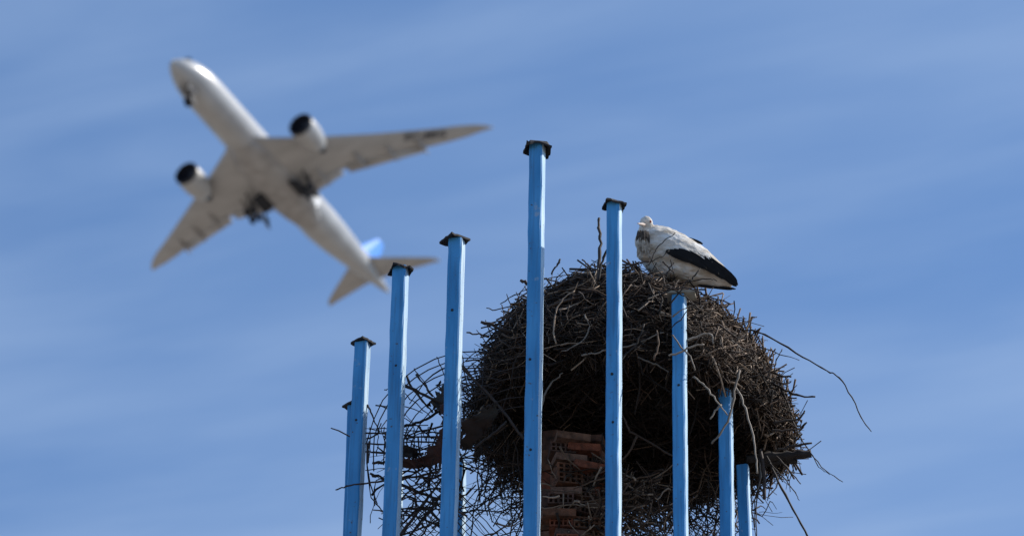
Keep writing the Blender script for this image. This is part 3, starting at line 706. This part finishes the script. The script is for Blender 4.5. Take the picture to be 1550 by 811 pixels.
for sx in (-1, 1):
    bm = bmesh.new(); bmesh.ops.create_uvsphere(bm, u_segments=10, v_segments=8, radius=0.0075)
    bm.transform(Matrix.Translation(hp + Vector((0.014 * sx + .006, -0.030, 0.004))))
    link('eye', bm_mesh('eye', bm, True), M_EYE, stork, world=False)
def feather(root, tip, width, m, bow=0.004, name='feather'):
    """one flat blade with a shaft ridge, in bird space"""
    d = tip - root; L = d.length; d.normalize(); nrm = Vector((0.05, -1, -0.25)).normalized(); side = d.cross(nrm).normalized(); nrm = side.cross(d)
    prof_ = [(0, .35), (.12, .75), (.35, 1), (.65, 1), (.85, .8), (.95, .5), (1, .12)]
    vs = []; fs = []
    for t, w_ in prof_:
        c = root + d * (L * t) + nrm * (-bow * 4 * (t - .5) ** 2)
        for s in (-1, 0, 1): vs.append(c + side * (s * width / 2 * w_) + nrm * (0.0025 if s == 0 else 0))
        vs.append(c - nrm * 0.0015)
    for i in range(len(prof_) - 1):
        a = i * 4; b = a + 4
        fs += [(a, a + 1, b + 1, b), (a + 1, a + 2, b + 2, b + 1), (a + 2, a + 3, b + 3, b + 2), (a + 3, a, b, b + 3)]
    fs += [(0, 3, 2, 1), (len(vs) - 4, len(vs) - 3, len(vs) - 2, len(vs) - 1)]
    return link(name, mesh(name, vs, fs, False), m, stork, world=False)
def flank(px, py, lift=0.010):
    """point on the near flank of the body at that pixel, in bird space"""
    best = None
    for s0, s1 in zip(ST, ST[1:]):
        for q in range(6):
            s = [a + (b - a) * q / 6 for a, b in zip(s0, s1)]
            # parameter along the section line
            t = ((px - s[2]) * (s[0] - s[2]) + (py - s[3]) * (s[1] - s[3])) / ((s[0] - s[2]) ** 2 + (s[1] - s[3]) ** 2)
            cx_, cy_ = s[2] + t * (s[0] - s[2]), s[3] + t * (s[1] - s[3]); e = (px - cx_) ** 2 + (py - cy_) ** 2
            if best is None or e < best[0]: best = (e, t, s[4])
    t = max(-1, min(1, (best[1] - .5) * 2))
    return P(px, py, SY - best[2] * math.sqrt(max(0, 1 - t * t)) - lift) - stork_base
BLK = [((1008, 379), (1052, 396)), ((1014, 378), (1062, 401)), ((1020, 377), (1072, 405)), ((1027, 377), (1081, 409)), ((1034, 377), (1089, 413)), ((1041, 377), (1096, 417)),
       ((1048, 378), (1102, 421)), ((1054, 379), (1107, 425)), ((1060, 381), (1111, 429)), ((1066, 385), (1115, 433)), ((1072, 389), (1117, 431)), ((1079, 395), (1116, 427))]
for i, (a, b) in enumerate(BLK): feather(flank(*a, .010 + .0010 * i), flank(b[0] + (random.uniform(-5, 4) if i < 9 else 0), b[1] + (random.uniform(-2, 4) if i < 9 else 0), .012 + .0012 * i), .043 if 2 < i < 10 else .036, M_BLACK)
for (a, b) in (((1056, 431), (1098, 437)), ((1066, 433), (1108, 438)), ((1084, 434), (1114, 437))): feather(P(*a, SY - .02) - stork_base, P(*b, SY - .02) - stork_base, .014, M_BLACK)
feather(P(1040, 360, SY + .02) - stork_base, P(1064, 369, SY + .02) - stork_base, .018, M_BLACK)
# pale coverts laid in rows over the shoulder
for r_, (y0, x0, n_) in enumerate(((364, 992, 6), (357, 990, 6))):
    for q in range(n_):
        x = x0 + q * 9.0; y = y0 + q * (3.2 + r_ * .4) - 3
        feather(flank(x, y, .004 + .001 * (n_ - q)), flank(x + 20, y + 7, .009 + .001 * (n_ - q)), .034, M_WHITE, name='covert')
# grey-brown plumes down throat and breast, darkest ones painted as shade under the bill
M_PLUME = noise_mat('grey_brown_plumes', [(0.12, 0.10, 0.08), (0.34, 0.29, 0.23), (0.50, 0.45, 0.38)], 60, 0.9)
M_THROAT_SHADE = noise_mat('throat_shade_plumes', [(0.03, 0.026, 0.024), (0.11, 0.09, 0.075)], 60, 0.9)  # dark colour stands in for the shade below head and bill
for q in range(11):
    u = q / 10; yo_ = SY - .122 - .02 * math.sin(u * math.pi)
    feather(P(966 + 15 * u, 346.5 + random.uniform(0, 3), yo_) - stork_base, P(963 + 20 * u, 360 + random.uniform(-2, 7), yo_ + .012) - stork_base, .008, M_THROAT_SHADE, name='plume')
for q in range(26):
    u = random.random(); x = 964 + 15 * u; y = 352 + random.uniform(0, 16) + 5 * abs(u - .5)
    yo_ = SY - .112 - .022 * math.sin(u * math.pi) + random.uniform(0, .008)
    feather(P(x + 1, y, yo_) - stork_base, P(x + 9 * u - 1 + random.uniform(-2, 2), y + random.uniform(12, 26), yo_ + .014) - stork_base, random.uniform(.006, .011), M_PLUME, name='plume')

# ------------------------------------------------------------------ the airliner
M_PAINT = noise_mat('white_aircraft_paint', [(0.40, 0.395, 0.385), (0.50, 0.50, 0.49)], 0.35, 0.3, spec=0.6)
M_UNDER = noise_mat('grey_wing_paint', [(0.38, 0.37, 0.355), (0.48, 0.47, 0.455)], 0.5, 0.45, stretch=(1, .3, 1))
M_DARK = mat('rubber_and_bay_shade', (0.012, 0.013, 0.018), 0.7)
M_DOOR = mat('white_door_paint', (0.85, 0.85, 0.84), 0.3)
M_FAN = mat('dark_fan', (0.010, 0.012, 0.022), 0.5)
M_STEEL = mat('gear_steel', (0.035, 0.036, 0.042), 0.6, 0.2)
M_BLUE = mat('blue_tail_paint', (0.05, 0.26, 0.75), 0.35)
M_INK = mat('dark_lettering', (0.04, 0.045, 0.06), 0.6)
M_FAIR = noise_mat('grey_fairing_paint', [(0.30, 0.285, 0.27), (0.45, 0.435, 0.42)], 0.6, 0.45)
M_GLASS = mat('cockpit_glass', (0.01, 0.012, 0.015), 0.1)
RM = Matrix(((-0.49037457, 0.86876740, -0.06910851), (-0.86395311, -0.47416960, 0.16955296), (0.11453293, 0.14285098, 0.98309501)))
plane = empty('airliner'); tag(plane, 'twin-engine white airliner with wheels down and blue tail, out of focus overhead', 'airplane')
plane.matrix_world = Matrix.Translation((-34.337572, 515.531741, 337.951667)) @ RM.to_4x4() @ Matrix.Translation((31, 0, 0))
# aircraft space: x forward with the nose at 0, y to port, z up, metres
def part(name, me, m, parent=plane): return link(name, me, m, parent, world=False)
def loft(name, secs, nr=28, cap=True, smooth=True):
    """secs: (x, cy, cz, ry, rz)"""
    vs = []; fs = []
    for (x, cy_, cz, ry, rz) in secs:
        for i in range(nr):
            t = 2 * math.pi * i / nr; vs.append((x, cy_ + ry * math.cos(t), cz + rz * math.sin(t)))
    for k in range(len(secs) - 1):
        for i in range(nr): fs.append((k * nr + i, k * nr + (i + 1) % nr, (k + 1) * nr + (i + 1) % nr, (k + 1) * nr + i))
    if cap: fs += [tuple(range(nr)), tuple(reversed(range((len(secs) - 1) * nr, len(secs) * nr)))]
    me = mesh(name, vs, fs, smooth); return me
fus = [(0, 0, -.75, .02, .02), (-.25, 0, -.72, .55, .5), (-1, 0, -.6, 1.15, 1.1), (-2.2, 0, -.4, 1.75, 1.72), (-4, 0, -.15, 2.35, 2.4), (-6.5, 0, 0, 2.76, 2.85), (-9, 0, 0, 2.88, 2.97), (-20, 0, 0, 2.88, 2.97),
       (-36, 0, 0, 2.88, 2.97), (-42, 0, .05, 2.85, 2.9), (-46, 0, .35, 2.6, 2.55), (-50, 0, .75, 2.15, 2.1), (-54, 0, 1.15, 1.6, 1.6), (-58, 0, 1.5, 1.0, 1.08), (-61, 0, 1.75, .55, .62), (-62.4, 0, 1.85, .28, .32), (-62.6, 0, 1.86, .1, .12)]
fuselage = part('fuselage', loft('fuselage', fus, 36), M_PAINT)
part('belly_fairing', loft('belly_fairing', [(-17.5, 0, -2.2, .6, .5), (-19.5, 0, -2.0, 2.2, 1.15), (-22, 0, -1.8, 3.15, 1.6), (-28, 0, -1.75, 3.35, 1.75), (-33, 0, -1.75, 3.25, 1.7), (-36, 0, -1.85, 2.7, 1.35), (-39, 0, -2.1, 1.7, .85), (-41.5, 0, -2.3, .5, .4)], 28), M_FAIR)
bm = bmesh.new()
for s in (-1, 1):
    box_into(bm, (-2.5, .72 * s, 1.02), (1.3, 1.1, .62), Matrix.Rotation(R(38), 3, 'Y') @ Matrix.Rotation(R(-20 * s), 3, 'Z'))
part('windscreen', bm_mesh('windscreen', bm), M_GLASS)
def wz(y): return -1.7 + 6.7 * (max(abs(y) - 3, 0) / 27) ** 1.6
def wing_mesh(name, st, side, zfun, th=0.11):
    """st: (y, x_leading, x_trailing); a thin aerofoil at each station"""
    prof_ = [(0, 0), (.04, .35), (.15, .75), (.35, 1), (.6, .8), (.85, .35), (1, .04)]
    vs = []; fs = []; m_ = 2 * len(prof_) - 1
    for (y, xl, xt) in st:
        c = xl - xt; z0 = zfun(y); loop = [(xl - c * t, z0 + c * th * .55 * h) for t, h in prof_] + [(xl - c * t, z0 - c * th * .45 * h) for t, h in reversed(prof_[1:])]
        vs += [(x, y * side, z) for x, z in loop]
    n_ = len(vs) // len(st)
    for k in range(len(st) - 1):
        for i in range(n_): fs.append((k * n_ + i, k * n_ + (i + 1) % n_, (k + 1) * n_ + (i + 1) % n_, (k + 1) * n_ + i))
    fs += [tuple(range(n_)), tuple(reversed(range((len(st) - 1) * n_, len(st) * n_)))]
    bm = bmesh.new(); me = mesh(name, vs, fs); bm.from_mesh(me); bmesh.ops.recalc_face_normals(bm, faces=bm.faces); bm.to_mesh(me); bm.free()
    for p_ in me.polygons: p_.use_smooth = len(p_.vertices) == 4
    return me
WST = [(1.5, -17.6, -32.6), (3, -19.2, -33.0), (6, -21.4, -32.7), (9.5, -24.0, -32.4), (12, -25.9, -33.0), (16, -29.1, -34.9), (20, -32.3, -36.9), (24, -35.6, -39.1), (26.5, -37.6, -40.4), (28.4, -39.4, -41.2), (29.5, -40.8, -41.8), (30.0, -41.7, -42.1)]
for side in (1, -1):
    wg = part('wing', wing_mesh('wing', WST, side, wz), M_UNDER)
    # flaps set for landing, stepping below the trailing edge
    for (ya, yb, xa, xb) in ((3.4, 9.3, -33.0, -32.5), (10.2, 20.5, -32.6, -37.2)):
        st = [(ya, xa + .9, xa - .75), (yb, xb + .7, xb - .55)]
        part('flap', wing_mesh('flap', st, side, lambda y: wz(y) - .30), M_UNDER, wg)
    for (y, ln) in ((6.6, 3.6), (12.6, 3.4), (16.8, 3.0), (20.8, 2.6)):
        xt = np.interp(y, [q[0] for q in WST], [q[2] for q in WST]); zz = wz(y) - .35
        part('flap_fairing', loft('flap_fairing', [(xt + ln, y * side, zz, .05, .05), (xt + ln * .6, y * side, zz - .15, .26, .34), (xt + ln * .15, y * side, zz - .15, .27, .36), (xt - 1.0, y * side, zz - .15, .05, .06)], 12), M_FAIR, wg)
    part('tailplane', wing_mesh('tailplane', [(.4, -52.6, -58.6), (2.4, -54.2, -59.0), (6, -57.2, -60.2), (9, -59.8, -61.2), (9.8, -60.8, -61.6)], side, lambda y: 1.2 + y * .16, .10), M_UNDER)
    # engine
    ey, ez, ex = 9.8 * side, -2.45, -19.3
    sec = [(ex - .02, 1.60), (ex + .06, 1.66), (ex - .02, 1.73), (ex - .5, 1.80), (ex - 1.6, 1.88), (ex - 3.2, 1.80), (ex - 4.8, 1.42), (ex - 5.3, 1.25), (ex - 5.25, 1.12)]
    nac = part('engine', loft('engine', [(x, ey, ez, r * 1.06, r * 1.06) for x, r in sec], 32, cap=False), M_PAINT)
    part('intake_lip', loft('intake_lip', [(ex - .06, ey, ez, 1.66, 1.66), (ex + .09, ey, ez, 1.75, 1.75), (ex - .0, ey, ez, 1.87, 1.87), (ex - .35, ey, ez, 1.92, 1.92)], 32, cap=False), M_STEEL, nac)
    part('intake', loft('intake', [(ex - .02, ey, ez, 1.68, 1.68), (ex - .6, ey, ez, 1.58, 1.58), (ex - 1.2, ey, ez, 1.40, 1.40)], 32, cap=False), M_FAN, nac)
    bm = bmesh.new()
    for k in range(18):
        box_into(bm, Matrix.Rotation(2 * math.pi * k / 18, 3, 'X') @ Vector((0, 0, .85)), (.10, .34, 1.1), Matrix.Rotation(2 * math.pi * k / 18, 3, 'X') @ Matrix.Rotation(R(35), 3, 'Z'))
    bmesh.ops.create_cone(bm, cap_ends=True, segments=20, radius1=1.41, radius2=1.41, depth=.05, matrix=Matrix.Translation((-.25, 0, 0)) @ Matrix.Rotation(R(90), 4, 'Y'))
    bmesh.ops.create_cone(bm, cap_ends=True, segments=20, radius1=.36, radius2=.03, depth=.7, matrix=Matrix.Translation((.3, 0, 0)) @ Matrix.Rotation(R(90), 4, 'Y'))
    bm.transform(Matrix.Translation((ex - 1.0, ey, ez)))
    part('fan', bm_mesh('fan', bm), M_FAN, nac)
    part('exhaust_cone', loft('exhaust_cone', [(ex - 4.6, ey, ez, .95, .95), (ex - 5.8, ey, ez, .78, .78), (ex - 6.6, ey, ez, .5, .5), (ex - 7.2, ey, ez, .08, .08)], 20), M_STEEL, nac)
    bm = bmesh.new()
    vv = [(ex - 1.0, -1), (ex - 1.4, -1), (ex - 8.2, -1)]
    pv = []
    for dy_ in (-.28, .28):
        pv += [bm.verts.new((ex - 1.2, ey + dy_, ez + 1.7)), bm.verts.new((ex - 6.5, ey + dy_, ez + .9)), bm.verts.new((ex - 9.0, ey + dy_, wz(9.8) - .25)), bm.verts.new((ex - 5.2, ey + dy_, wz(9.8) + .3))]
    bm.faces.new(pv[:4]); bm.faces.new(list(reversed(pv[4:])))
    for i in range(4): bm.faces.new((pv[i], pv[4 + i], pv[4 + (i + 1) % 4], pv[(i + 1) % 4]))
    part('pylon', bm_mesh('pylon', bm), M_UNDER, nac)
    # main gear: strut, four-wheel bogie, door
    gx, gy, gz = -30.3, 4.9 * side, -4.75
    gr = empty('main_gear'); gr.parent = plane; gr.location = (0, 0, 0)
    tube = lambda nm, pts_, r, m_: part(nm, tubes(nm, np.array(pts_)[None], np.full((1, len(pts_)), r), 8 if False else 4), m_, gr)
    tube('strut', [(gx + .2, gy, gz), (gx + .2, gy, -1.2)], .24, M_STEEL)
    tube('side_brace', [(gx + .2, gy, gz + .8), (gx + .1, 2.2 * side, -2.2)], .14, M_STEEL)
    tube('drag_brace', [(gx + .2, gy, gz + .8), (gx + 2.4, gy, -1.6)], .14, M_STEEL)
    tube('bogie_beam', [(gx + .95, gy, gz + .18), (gx - .95, gy, gz - .18)], .17, M_STEEL)
    for fx in (.78, -.78):
        for sy in (-.62, .62):
            bm = bmesh.new(); bmesh.ops.create_cone(bm, cap_ends=True, segments=24, radius1=.68, radius2=.68, depth=.50)
            bmesh.ops.bevel(bm, geom=[e for e in bm.edges if abs(e.calc_face_angle(0)) > 1], offset=.12, segments=2, affect='EDGES')
            bm.transform(Matrix.Translation((gx + fx, gy + sy, gz + .18 * fx)) @ Matrix.Rotation(R(90), 4, 'X'))
            part('wheel', bm_mesh('wheel', bm), M_DARK, gr)
    bm = bmesh.new(); box_into(bm, (0, .05 * side, 0), (1.5, .08, 2.5)); bmesh.ops.bevel(bm, geom=[e for e in bm.edges if abs((e.verts[0].co - e.verts[1].co).y) > .05], offset=.5, segments=4, affect='EDGES')
    dm = Matrix.Translation((-33.2, 4.3 * side, -4.1)) @ Matrix.Rotation(R(-6 * side), 4, 'X')
    bm.transform(dm)
    bl = bmesh.new(); box_into(bl, (0, -.05 * side, 0), (1.4, .06, 2.4)); bl.transform(dm); part('door_liner', bm_mesh('door_liner', bl), M_DARK, gr)
    part('gear_door', bm_mesh('gear_door', bm), M_DOOR, gr)
    bm = bmesh.new(); box_into(bm, (gx + .1, 2.9 * side, -3.2), (3.4, 2.2, .5), Matrix.Rotation(R(-28 * side), 3, 'X'))  # solid dark box painted as the shaded inside of an open bay
    part('gear_bay_shade', bm_mesh('gear_bay_shade', bm), M_DARK, gr)
# fin: white below, blue above
def fin_mesh(z0, z1):
    LE = lambda z: -51.4 - (z - 2.5) * 1.0; TE = lambda z: -58.6 - (z - 2.5) * .36
    vs = []
    for z_ in (z0, z1):
        for t, h in ((0, 0), (.1, .6), (.35, 1), (.7, .6), (1, .05)):
            x = LE(z_) + (TE(z_) - LE(z_)) * t; q = .05 * (LE(z_) - TE(z_)) * h; vs += [(x, q, z_), (x, -q, z_)]
    fs = []
    for i in range(4):
        a = 2 * i; fs += [(a, a + 2, a + 12, a + 10), (a + 1, a + 11, a + 13, a + 3)]
    fs += [(8, 9, 19, 18), (0, 10, 11, 1), (10, 12, 13, 11), (12, 14, 15, 13), (14, 16, 17, 15), (16, 18, 19, 17)]
    return mesh('fin', vs, fs)
fin = part('fin', fin_mesh(1.2, 4.6), M_PAINT)
part('fin_tip', fin_mesh(4.6, 10.9), M_BLUE, fin)
# nose gear
ng = empty('nose_gear'); ng.parent = plane
part('strut', tubes('strut', np.array([[(-4.7, 0, -4.9), (-4.8, 0, -2.0)]]), np.full((1, 2), .26), 4), M_STEEL, ng)
for sy in (-.38, .38):
    bm = bmesh.new(); bmesh.ops.create_cone(bm, cap_ends=True, segments=20, radius1=.68, radius2=.68, depth=.5)
    bm.transform(Matrix.Translation((-4.7, sy, -4.9)) @ Matrix.Rotation(R(90), 4, 'X')); part('wheel', bm_mesh('wheel', bm), M_DARK, ng)
for sy in (-1, 1):
    bm = bmesh.new(); box_into(bm, (-4.3, .75 * sy, -3.15), (2.2, .06, 1.0), Matrix.Rotation(R(-14 * sy), 3, 'X')); part('gear_door', bm_mesh('gear_door', bm), M_STEEL, ng)
# registration under the port wing, two letters, dash, three letters
cu = bpy.data.curves.new('registration', 'FONT'); cu.body = 'EC-MIG'; cu.size = 2.0; cu.extrude = 0.01; cu.offset = 0.03; cu.align_x = 'CENTER'; cu.align_y = 'CENTER'
tmp = bpy.data.objects.new('tmp', cu); COL.objects.link(tmp)
bpy.context.view_layer.update()
me = bpy.data.meshes.new_from_object(tmp.evaluated_get(bpy.context.evaluated_depsgraph_get())); bpy.data.objects.remove(tmp)
me.name = 'registration'
# letters run outwards along the span, tops towards the leading edge, on the lower skin
yv = 22.0; sx_ = Vector((-.80, 1, (wz(23.8) - wz(20.2)) / 3.6)).normalized(); up_ = Vector((1, .55, 0)); up_ = (up_ - sx_ * up_.dot(sx_)).normalized(); nn = sx_.cross(up_)
loc = Vector((-35.3, yv, wz(yv) - .26))
Rg = Matrix((sx_, up_, nn)).transposed().to_4x4()
me.transform(Matrix.Translation(loc) @ Rg)
part('registration', me, M_INK)
